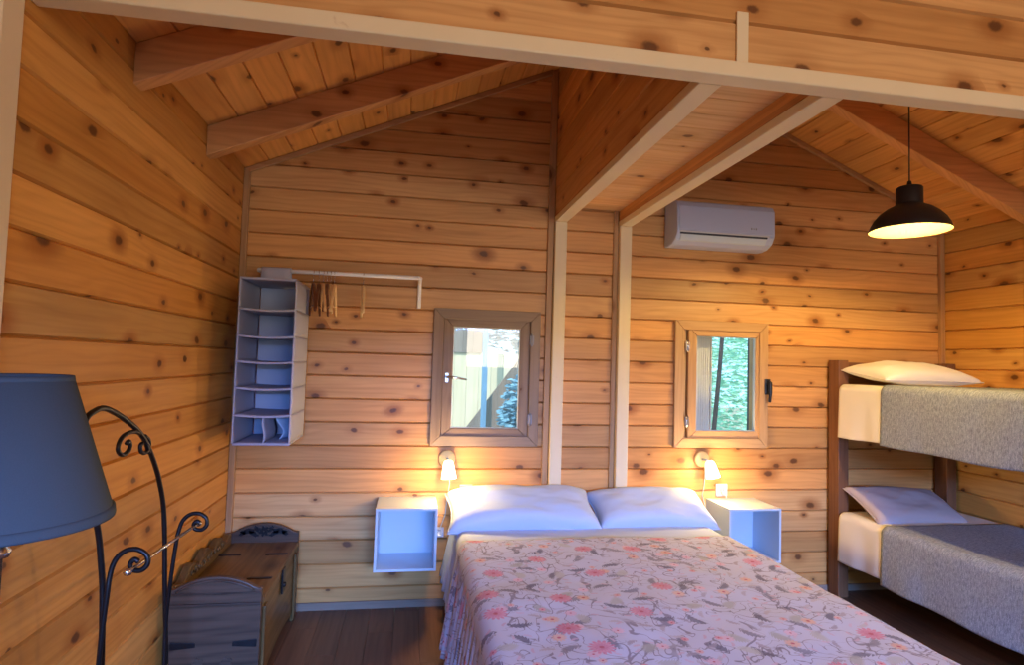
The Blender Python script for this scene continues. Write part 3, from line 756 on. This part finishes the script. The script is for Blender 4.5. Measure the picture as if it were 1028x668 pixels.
# ------------------------------------------------------------------ bunk bed
KX0=3.868; KX1=4.785; KY0=-2.02; KY1=-.025
t=thing('bunk_bed',((KX0+KX1)/2,-1.0,0),'reddish brown wooden bunk bed against the right wall','bunk bed')
for (xa,ya,h) in ((KX0,KY1-.10,1.578),(KX1-.075,KY1-.10,1.578),(KX0,KY0,1.578),(KX1-.075,KY0,1.578)):
    mb=MB(); mb.box(xa,xa+.075,ya,ya+.10,0,h,'z'); mb.build('post',M['bunkw'],t,bevel=.004)
for zc in (1.075,.245):
    for xa in (KX0+.018,KX1-.045):
        mb=MB(); mb.box(xa,xa+.028,KY0+.10,KY1-.10,zc,zc+.10,'y'); mb.build('side_rail',M['bunkw'],t,bevel=.003)
    mb=MB(); n=14
    for k in range(n):
        yy=KY0+.16+k*(KY1-KY0-.36)/(n-1); mb.box(KX0+.046,KX1-.046,yy,yy+.07,zc+.045,zc+.063,'x')
    mb.build('slats',M['beamw'],t)
    for ya in (KY0+.02,KY1-.055):
        mb=MB(); mb.box(KX0+.075,KX1-.075,ya,ya+.03,zc,zc+.10,'x'); mb.build('end_rail',M['bunkw'],t,bevel=.003)
for ya in (KY0+.02,KY1-.055):
    mb=MB(); mb.box(KX0+.075,KX1-.075,ya,ya+.028,1.46,1.565,'x'); mb.build('head_board',M['bunkw'],t,bevel=.003)
for (zt,zb,nm) in ((1.41,1.10,'upper'),(.565,.265,'lower')):
    mt=rbox(KX0+.002,KX1-.05,-1.90,-.135,zb,zt-.006,.045,M['linenw'],'mattress')
    tag(mt,'%s bunk mattress in a pale sheet'%nm,'mattress','bunk mattresses')
    zd=1.065 if nm=='upper' else .255
    sh=drape(KX0-.014,KX1-.03,-.150,-.56,zt+.004,zd,zt-.12,.04,M['linenw'],'bed_sheet',fold=.003,period=.3,out=.010,seed=7.1,nvy=30,puff=.004,thick=.003,skew=.0)
    tag(sh,'%s sheet turned down over the head of the %s bunk'%('ivory',nm),'sheet','bunk sheets')
    zd=1.058 if nm=='upper' else .228
    cv=drape(KX0-.022,KX1-.025,-.520,-1.93,zt+.010,zd,zt-.12,.045,M['waffle'],'blanket',fold=.004,period=.4,out=.012,seed=2.1,nvy=80,puff=.006,thick=.006)
    tag(cv,'grey woven blanket hanging over the front of the %s bunk'%nm,'blanket','grey bunk blankets')
o=pillow('pillow',4.235,-.315,1.483,.70,.40,.18,M['linenw'],rx=math.radians(8),seed=8.0,sq=2.2); tag(o,'ivory pillow on the upper bunk','pillow','bunk pillows')
o=pillow('pillow',4.235,-.285,.632,.68,.37,.15,M['linen_shaded'],rx=math.radians(26),seed=11.0,sq=2.4,ry=math.radians(2)); tag(o,'ivory pillow on the lower bunk, tinted mauve for the shade there','pillow','bunk pillows')

# ------------------------------------------------------------------ chest bench
QX0,QX1=.035,.415; QY0,QY1=-.93,-.045
t=thing('chest',(.22,-.48,0),'dark carved wooden chest bench with iron straps in the left corner','chest')
LZ=.425
mb=MB(); mb.box(QX0+.015,QX1-.015,QY0+.03,QY1-.03,.05,LZ-.03,'y'); mb.build('body',M['chestw'],t,bevel=.003)
mb=MB(); mb.box(QX0+.02,QX1+.004,QY0+.032,QY1-.032,LZ-.03,LZ,'y'); lid=mb.build('lid',M['chestw'],t,bevel=.006)
def arch(z0,zs,zt,x0,x1,n=24,p=2.0):
    pts=[(x0,z0),(x1,z0)]
    for k in range(n+1):
        s=1-k/n; a=s*2-1; sh=max(0,math.cos(a*PI/2))**.8 if abs(a)<1 else 0
        flat=.0
        pts.append((x0+(x1-x0)*s, zs+(zt-zs)*(0 if abs(a)>.86 else math.cos(a/.86*PI/2)**.75)))
    return pts
# end panels
for (ya,yb,nm) in ((QY0,QY0+.03,'near'),(QY1-.03,QY1,'far')):
    mb=MB(); mb.prism(arch(0,.478,.530,QX0,QX1),'y',ya,yb,grain='x'); e=mb.build('end_panel',M['chestd'],t,bevel=.004)
    if nm=='near':
        for (za,zb,d) in ((.405,.418,.010),(.455,.463,.006),(.04,.075,.012)):
            mb=MB(); mb.box(QX0,QX1,ya-d,ya+.001,za,zb,'x'); mb.build('moulding',M['chestd'],e,bevel=.003)
        mb=MB()
        pts=[]
        for k in range(25):
            a=k/24*2-1; 
            if abs(a)<=.84: pts.append(Vector((QX0+(QX1-QX0)*(a+1)/2,ya-.002,.478+.052*math.cos(a/.86*PI/2)**.75-.016)))
        mb.tube(pts,.006,8); mb.build('moulding',M['chestd'],e)
        for xx,ww in ((QX0+.02,.10),(QX1-.11,.10)):
            mb=MB(); mb.prism([(xx,.235),(xx+ww,.228),(xx+ww,.262),(xx,.255)] if xx>.2 else [(xx,.228),(xx+ww,.235),(xx+ww,.255),(xx,.262)],'y',ya-.005,ya-.0005); mb.build('iron_fitting',M['iron'],e,bevel=.002)
        for cx_ in (.17,.285):
            mb=MB(); pts=[]
            for k in range(40):
                a=k/40*2*PI; r=.026*(.62+.38*abs(math.sin(a*2.5))); pts.append((cx_+r*math.cos(a),.165+r*math.sin(a)))
            mb.prism(pts,'y',ya-.004,ya+.001); mb.build('rosette',M['chestd'],e)
    else:
        mb=MB()
        def leafc(cx,cz,L,wd,an):
            pts=[]
            for k in range(14):
                a=k/14*2*PI; r=1+.22*math.sin(5*a); x=L*math.cos(a)*r; z=wd*math.sin(a)*r
                pts.append((cx+x*math.cos(an)-z*math.sin(an),cz+x*math.sin(an)+z*math.cos(an)))
            mb.prism(pts,'y',ya-.005,ya+.001)
        for sg in (-1,1):
            leafc(.225+sg*.085,.488,.042,.015,sg*-.15); leafc(.225+sg*.055,.474,.030,.012,sg*.5); leafc(.225+sg*.115,.476,.020,.011,sg*-.5); leafc(.225+sg*.04,.503,.02,.01,sg*1.0)
            sp=[Vector((.225+sg*(.03+.022*(1-k/14)*math.cos(k*.7)),ya-.003,.492+.018*(1-k/14)*math.sin(k*.7))) for k in range(15)]
            mb.tube(sp,.003,6)
            mb.build('carving',M['iron'],e,label='dark carved flower relief'); mb=MB()
        for k in range(7):
            a=k/7*2*PI; leafc(.225+.018*math.cos(a),.488+.018*math.sin(a),.014,.008,a)
        mb.build('carving',M['iron'],e,label='dark carved flower relief')
# back rail carved along the left wall
mb=MB(); pts=[(QY0+.03,.10),(QY1-.03,.10)]
for k in range(61):
    s=1-k/60; yy=QY0+.03+(QY1-QY0-.06)*s; a=s*2-1
    h=.455+.050*math.cos(a*PI/2)**.6+.018*math.cos(a*PI*4)
    pts.append((yy,h))
mb.prism(pts,'x',QX0-.02,QX0+.018,grain='y'); bk=mb.build('back_rail',M['chestw'],t,bevel=.006)
mb=MB()
for k in range(9):
    yy=-.48+(k-4)*.055; a=k*1.3
    mb.tube([Vector((QX0+.021,yy+.022*math.cos(a+q*.8)*(1-q/9),.47+.022*math.sin(a+q*.8)*(1-q/9))) for q in range(9)],.004,6)
mb.build('carving',M['chestw'],bk)
# front board with wavy lower lid edge
mb=MB(); n=40; pts=[(QY0+.031,.0),(QY0+.10,.0)]
for k in range(15): 
    s=k/14; pts.append((QY0+.10+(QY1-QY0-.20)*s,.05+.03*math.sin(s*PI)))
pts+=[(QY1-.10,0),(QY1-.031,0),(QY1-.031,LZ-.031),(QY0+.031,LZ-.031)]
mb.prism(pts,'x',QX1-.016,QX1+.0,grain='y'); mb.build('front_panel',M['chestw'],t,bevel=.003)
for yy in (QY0+.05,QY1-.13):
    mb=MB(); pts=[]
    for k in range(25):
        s=k/24; pts.append((yy+.035+.018*math.sin(s*13)+.006*math.sin(s*31),.03+s*(LZ-.07)))
    pts+= [(yy-.018,LZ-.04),(yy-.018,.03)]
    mb.prism(pts,'x',QX1+.0005,QX1+.014,grain='z'); mb.build('carved_stile',M['chestw'],t,bevel=.004)
for yy in (-.30,-.66):
    for xx in (QX0+.03,QX1-.115):
        mb=MB(); mb.box(xx,xx+.10,yy-.010,yy+.010,LZ+.0005,LZ+.004); mb.lathe([(0,.004),(.014,.003),(.016,0)],(xx+.0,yy,LZ+.0005),12); mb.build('strap_hinge',M['iron'],lid,bevel=.001)
mb=MB(); mb.box(QX1+.0045,QX1+.012,-.53,-.47,LZ-.13,LZ-.01); mb.lathe([(0,.012),(.012,.010),(.014,0)],(QX1+.011,-.50,LZ-.09),12,Matrix.Rotation(PI/2,4,'Y')); mb.build('lock_plate',M['iron'],t,bevel=.002)

# ------------------------------------------------------------------ wrought iron stand
def cr(pts,n=8):
    """Catmull-Rom through points"""
    P_=[Vector(p) for p in pts]; out=[]
    for i in range(len(P_)-1):
        p0=P_[max(i-1,0)];p1=P_[i];p2=P_[i+1];p3=P_[min(i+2,len(P_)-1)]
        for k in range(n):
            t_=k/n; out.append(.5*((2*p1)+(-p0+p2)*t_+(2*p0-5*p1+4*p2-p3)*t_*t_+(-p0+3*p1-3*p2+p3)*t_**3))
    out.append(P_[-1]); return out
def spiral(c,r0,a0,turn,n=22,shr=.25,plane='yz'):
    o=[]
    for k in range(n+1):
        s=k/n; a=a0+turn*s; r=r0*(1-(1-shr)*s)
        o.append(Vector((c[0],c[1]+r*math.cos(a),c[2]+r*math.sin(a))) if plane=='yz' else Vector((c[0]+r*math.cos(a),c[1],c[2]+r*math.sin(a))))
    return o
FX=.15
t=thing('iron_stand',(FX,-1.55,0),'black wrought iron towel stand with scrolls by the left wall','towel stand')
top=cr([(FX,-1.21,.0),(FX,-1.235,.32),(FX,-1.29,.625),(FX,-1.335,.893),(FX,-1.40,1.038),(FX,-1.488,1.151),(FX,-1.574,1.224),(FX,-1.692,1.284),(FX,-1.808,1.325),(FX,-1.874,1.324),(FX,-1.925,1.295),(FX,-1.925,1.20),(FX,-1.87,1.10),(FX,-1.815,.98),(FX,-1.787,.89),(FX,-1.76,.76),(FX,-1.735,.45),(FX,-1.72,0)])
mb=MB(); mb.tube(top,.0085,10); mb.build('frame',M['iron'],t)
sc1=cr([(FX,y,z) for y,z in ((-1.50,1.15),(-1.545,1.205),(-1.60,1.232),(-1.66,1.237),(-1.705,1.225),(-1.723,1.200),(-1.710,1.180),(-1.683,1.172),(-1.655,1.178),(-1.642,1.196),(-1.655,1.210),(-1.668,1.204))])
mb=MB(); mb.tube(sc1,.007,8); mb.build('scroll',M['iron'],t)
sc2=cr([(FX,y,z) for y,z in ((-1.54,1.212),(-1.508,1.195),(-1.500,1.175),(-1.515,1.158),(-1.54,1.155),(-1.562,1.165),(-1.568,1.183),(-1.555,1.190))])
mb=MB(); mb.tube(sc2,.007,8); mb.build('scroll',M['iron'],t)
RXR=.255
for yy,dz in ((-1.83,0.),(-1.32,-.026)):
    yb=-1.73 if dz==0 else -1.23
    pp=[(FX,yb,.12),(FX,yb-.03,.45),(FX+.025,(yb+yy)/2-.03,.66),(FX+.042,yy,.80)]+[(x,yy,z+dz) for x,z in ((.197,.858),(.209,.898),(.234,.922),(.265,.925),(.290,.908),(.294,.884),(.278,.866),(.255,.868),(.248,.884),(.258,.897),(.270,.890))]
    mb=MB(); mb.tube(cr(pp),.0075,8); mb.build('arm',M['iron'],t)
mb=MB(); mb.tube([(RXR,-1.86,.872),(RXR,-1.29,.855)],.0055,10)
for yy in (-1.86,-1.29): mb.lathe([(0,-.012),(.009,-.008),(.012,0),(.009,.008),(0,.012)],(RXR,yy,.872 if yy<-1.5 else .855),12)
mb.build('towel_bar',M['chrome'],t,label='steel towel bar')
mb=MB(); mb.tube([(FX,-1.745,.25),(FX,-1.24,.25)],.007,8); mb.build('cross_bar',M['iron'],t)
for yy in (-1.71,-1.21):
    mb=MB(); mb.tube(cr([(FX,yy,.25),(FX+.05,yy,.15),(FX+.13,yy,.03),(FX+.19,yy,.009)]),.008,8); mb.build('foot',M['iron'],t)

# ------------------------------------------------------------------ floor lamp
LX,LY=.195,-2.32
t=thing('floor_lamp',(LX,LY,0),'floor lamp with slate blue conical shade and metal pole at the left edge','floor lamp')
zb,zt=1.135,1.436
mb=MB(); mb.lathe([(.199,zb),(.109,zt),(.1075,zt),(.1975,zb),(.199,zb)],(LX,LY,0),64); sh=mb.build('lamp_shade',M['shade'],t)
mb=MB(); mb.lathe([(.194,zb+.018),(.1995,zb+.016),(.2015,zb+.002),(.2005,zb-.003),(.1975,zb-.002)],(LX,LY,0),64); mb.build('hem',M['shade'],sh)
mb=MB(); mb.lathe([(.1078,zt-.004),(.1118,zt-.012),(.1115,zt-.006),(.110,zt+.002),(.1078,zt)],(LX,LY,0),64)
mb.build('hem',M['shade'],sh)
mb=MB()
for k in range(3):
    a=k*2*PI/3; mb.tube([(LX,LY,zt-.05),(LX+.109*math.cos(a),LY+.109*math.sin(a),zt-.01)],.002,6)
mb.build('spider',M['chrome'],sh)
mb=MB(); mb.lathe([(.001,.0),(.0095,.0),(.0095,1.06),(.02,1.062),(.024,1.075),(.014,1.085),(.014,1.10),(.026,1.108),(.026,1.118),(.017,1.13),(.017,1.18),(.001,1.185)],(LX,LY,0),20); mb.build('pole',M['chrome'],t,label='brushed metal pole')
mb=MB(); mb.lathe([(.001,1.18),(.03,1.21),(.034,1.24),(.02,1.28),(.001,1.285)],(LX,LY,0),20); mb.build('bulb',M['white'],t)
mb=MB(); mb.lathe([(.001,.03),(.03,.028),(.12,.014),(.13,.004),(.13,0),(.001,0)],(LX,LY,0),40); mb.build('base',M['chrome'],t)

# ------------------------------------------------------------------ outside
mb=MB(); mb.box(-14,18,.1,22,-.32,-.3,'x'); struct(mb.build('ground',M['ground']))
def leaves(mb,c,rad,n,size,seed=0,squash=1.0):
    rnd=random.Random(seed)
    for _ in range(n):
        while True:
            p=Vector((rnd.uniform(-1,1),rnd.uniform(-1,1),rnd.uniform(-1,1)))
            if p.length<=1: break
        p=Vector((p.x*rad[0],p.y*rad[1],p.z*rad[2]))+Vector(c)
        s=size*rnd.uniform(.6,1.3); q=Matrix.Rotation(rnd.uniform(0,6.3),3,'Z')@Matrix.Rotation(rnd.uniform(-1.2,1.2),3,'X')
        V=[p+q@Vector(v) for v in ((-s*.5,0,0),(0,-s*.22,.1*s),(s*.5,0,0),(0,s*.22,.1*s))]
        mb.prim([tuple(v) for v in V],[(0,1,2,3)],rn=(rnd.random(),rnd.random()))
def tree(x,y,h,lean,cr_,n,mat,label,seed,size=.16,tr=.05):
    t=thing('tree',(x,y,-.3),label,'tree','trees outside the windows')
    mb=MB(); path=[Vector((x+lean*k/8+.012*math.sin(k*1.3+seed),y,-.3+h*k/8)) for k in range(9)]
    mb.tube(path,[tr*(1-.06*k) for k in range(9)],10)
    mb.tube([path[4],path[4]+Vector((.5,.2,.7))],tr*.35,6); mb.tube([path[5],path[5]+Vector((-.5,.3,.6))],tr*.35,6)
    mb.build('trunk',M['trunk'],t)
    mb=MB()
    for c,r,k in cr_: leaves(mb,c,r,int(n*k),size,seed+k); seed+=1
    mb.build('foliage',mat,t)
tree(4.375,2.6,4.5,.30,[((5.0,3.4,1.7),(.9,.6,1.5),1.0)],3200,M['leaf_g'],'slim dark trunk with fresh green leaves seen through the black handled window',3,.085,.030)
tree(6.95,4.6,5.5,.1,[((6.6,5.4,1.8),(2.0,1.0,2.0),1.0)],3600,M['leaf_g'],'leafy green tree further back beyond the black handled window',9,.17,.07)
tree(2.9,4.6,5,-.1,[((2.7,5.0,2.5),(1.2,.6,.9),1.0)],2600,M['leaf_b'],'bluish green tree seen at the top of the steel handled window',14,.17,.07)
def bush(x,y,z,r,n,label,seed):
    t=thing('bush',(x,y,-.3),label,'bush'); mb=MB(); 
    for k in range(5): mb.tube([(x,y,-.3),(x+(k-2)*.15,y,.3+.1*k)],.015,6)
    mb.build('stems',M['trunk'],t); mb=MB(); leaves(mb,(x,y,z),r,n,.12,seed); mb.build('foliage',M['leaf_b'],t)
bush(2.30,2.9,.70,(.30,.2,.75),1800,'bluish bush low in the steel handled window',21)
# neighbouring hut: cream boarded wall, brown eave, wooden stair side, post
t=thing('garden_hut',(1.6,3.6,-.3),'cream boarded hut with brown fascia seen through the steel handled window','hut')
mb=MB()
x=.2
while x<2.55: mb.box(x,x+.148,3.6,3.65,-.3,1.60,'z'); x+=.15
mb.build('wall',M['outwall'],t,bevel=.003)
mb=MB(); x=.2
while x<1.88: mb.box(x,x+.118,3.57,3.595,1.60,2.5,'z'); x+=.12
mb.box(.2,1.9,3.60,3.7,1.60,2.45,'x'); mb.build('fascia',M['outwood'],t,bevel=.003)
mb=MB(); x=1.50
while x<2.6:
    zt_=lambda q:.62+(q-1.60)*1.36
    if x+.09>1.53: mb.prism([(x,-.3),(x+.088,-.3),(x+.088,max(-.2,zt_(x+.088))),(x,max(-.2,zt_(x)))],'y',3.2,3.24,grain='z')
    x+=.09
tag(mb.build('slanted_fence',M['outwood'],loc=(2.1,3.23,-.3)),'grey brown slanting board fence in front of the cream hut','fence')
mb=MB(); mb.box(1.822,1.880,3.0,3.06,-.3,2.8,'z'); tag(mb.build('garden_post',M['bpost'],loc=(1.86,3.03,-.3),bevel=.004),'pale bluish post standing in front of the cream hut','post')
# shutter leaf opened outside the right window
t=thing('window_shutter',(2.93,.12,1.0),'pale ribbed wooden shutter standing open outside the black handled window','shutter')
mb=MB()
for k in range(6): mb.box(2.978+k*.0165,2.978+k*.0165+.015,.14,.165,1.0,1.80,'z')
mb.build('ribbed_panel',M['shutter'],t,bevel=.002)
mb=MB(); mb.box(2.86,2.977,.13,.17,1.0,1.8,'z'); mb.box(3.077,3.087,.13,.17,1.0,1.8,'z'); mb.build('stile',M['shutter'],t,bevel=.002)
mb=MB(); mb.box(3.378,3.396,.12,.17,-.3,2.1,'z'); tag(mb.build('window_upright',M['acd'],loc=(3.38,.12,1.0)),'dark narrow upright outside at the right of the black handled window','post')

# ------------------------------------------------------------------ lights
def light(name,typ,loc,energy,col,size=None,rot=None,**k):
    d=bpy.data.lights.new(name,typ); d.energy=energy; d.color=col
    if typ=='AREA':
        d.shape='RECTANGLE'; d.size,d.size_y=size
    elif typ=='POINT': d.shadow_soft_size=size
    for a,v in k.items(): setattr(d,a,v)
    o=bpy.data.objects.new(name,d); C.objects.link(o); o.location=loc
    if rot: o.rotation_euler=rot
    return o
warm=(1.0,.64,.24)
for nm,(a,dv) in (('sconce_light',s1),('sconce_light',s2)):
    c=a+dv*.075+Vector((0,-.075,0))
    light(nm,'POINT',c,13.0,warm,.035)
light('pendant_light','POINT',pc+Vector((0,0,.034)),64.0,(1.0,.66,.22),.03)
# blue skylight falling in through the opening behind the viewer; the lintel keeps it low
o=light('door_daylight','AREA',(1.9,-10.2,2.75),2500,(.13,.345,1.0),(3.6,1.0)); o.rotation_euler=(math.radians(78),0,0)
# added warm fill from behind the viewer; no window modelled for it
o=light('front_room_fill','AREA',(3.0,-6.9,1.95),80,(1.0,.80,.60),(2.0,1.1)); o.rotation_euler=(math.radians(92),0,math.radians(6))
sun=light('sun','SUN',(0,5,8),3.6,(1.0,.93,.8)); sun.data.angle=.01
d=Vector((.35,.75,-.9)).normalized(); sun.rotation_euler=d.to_track_quat('-Z','Y').to_euler()
w=bpy.data.worlds.new('sky'); bpy.context.scene.world=w; w.use_nodes=True
bg=w.node_tree.nodes['Background']; bg.inputs[0].default_value=(.45,.78,1.0,1); bg.inputs[1].default_value=2.2

# ------------------------------------------------------------------ camera
f,yaw,pitch,roll=597.07831,0.16566,0.05061,0.02988
F=Vector((math.sin(yaw)*math.cos(pitch),math.cos(yaw)*math.cos(pitch),math.sin(pitch)))
Rt=Vector((math.cos(yaw),-math.sin(yaw),0)); U=Rt.cross(F)
c,s=math.cos(roll),math.sin(roll); R2=c*Rt+s*U; U2=-s*Rt+c*U
cam=bpy.data.cameras.new('camera'); co=bpy.data.objects.new('camera',cam); C.objects.link(co)
cam.sensor_width=36; cam.lens=f*36/1028; cam.clip_start=.05
m=Matrix(((R2.x,U2.x,-F.x,1.02263),(R2.y,U2.y,-F.y,-3.72617),(R2.z,U2.z,-F.z,ZF),(0,0,0,1)))
co.matrix_world=m
sc=bpy.context.scene; sc.camera=co
sc.view_settings.view_transform='Standard'; sc.view_settings.look='None'; sc.view_settings.gamma=1; sc.view_settings.use_curve_mapping=False
sc.view_settings.exposure=0.08
sc.cycles.max_bounces=8; sc.cycles.diffuse_bounces=5; sc.cycles.caustics_reflective=False; sc.cycles.caustics_refractive=False
sc.cycles.use_denoising=True; sc.cycles.sample_clamp_indirect=6
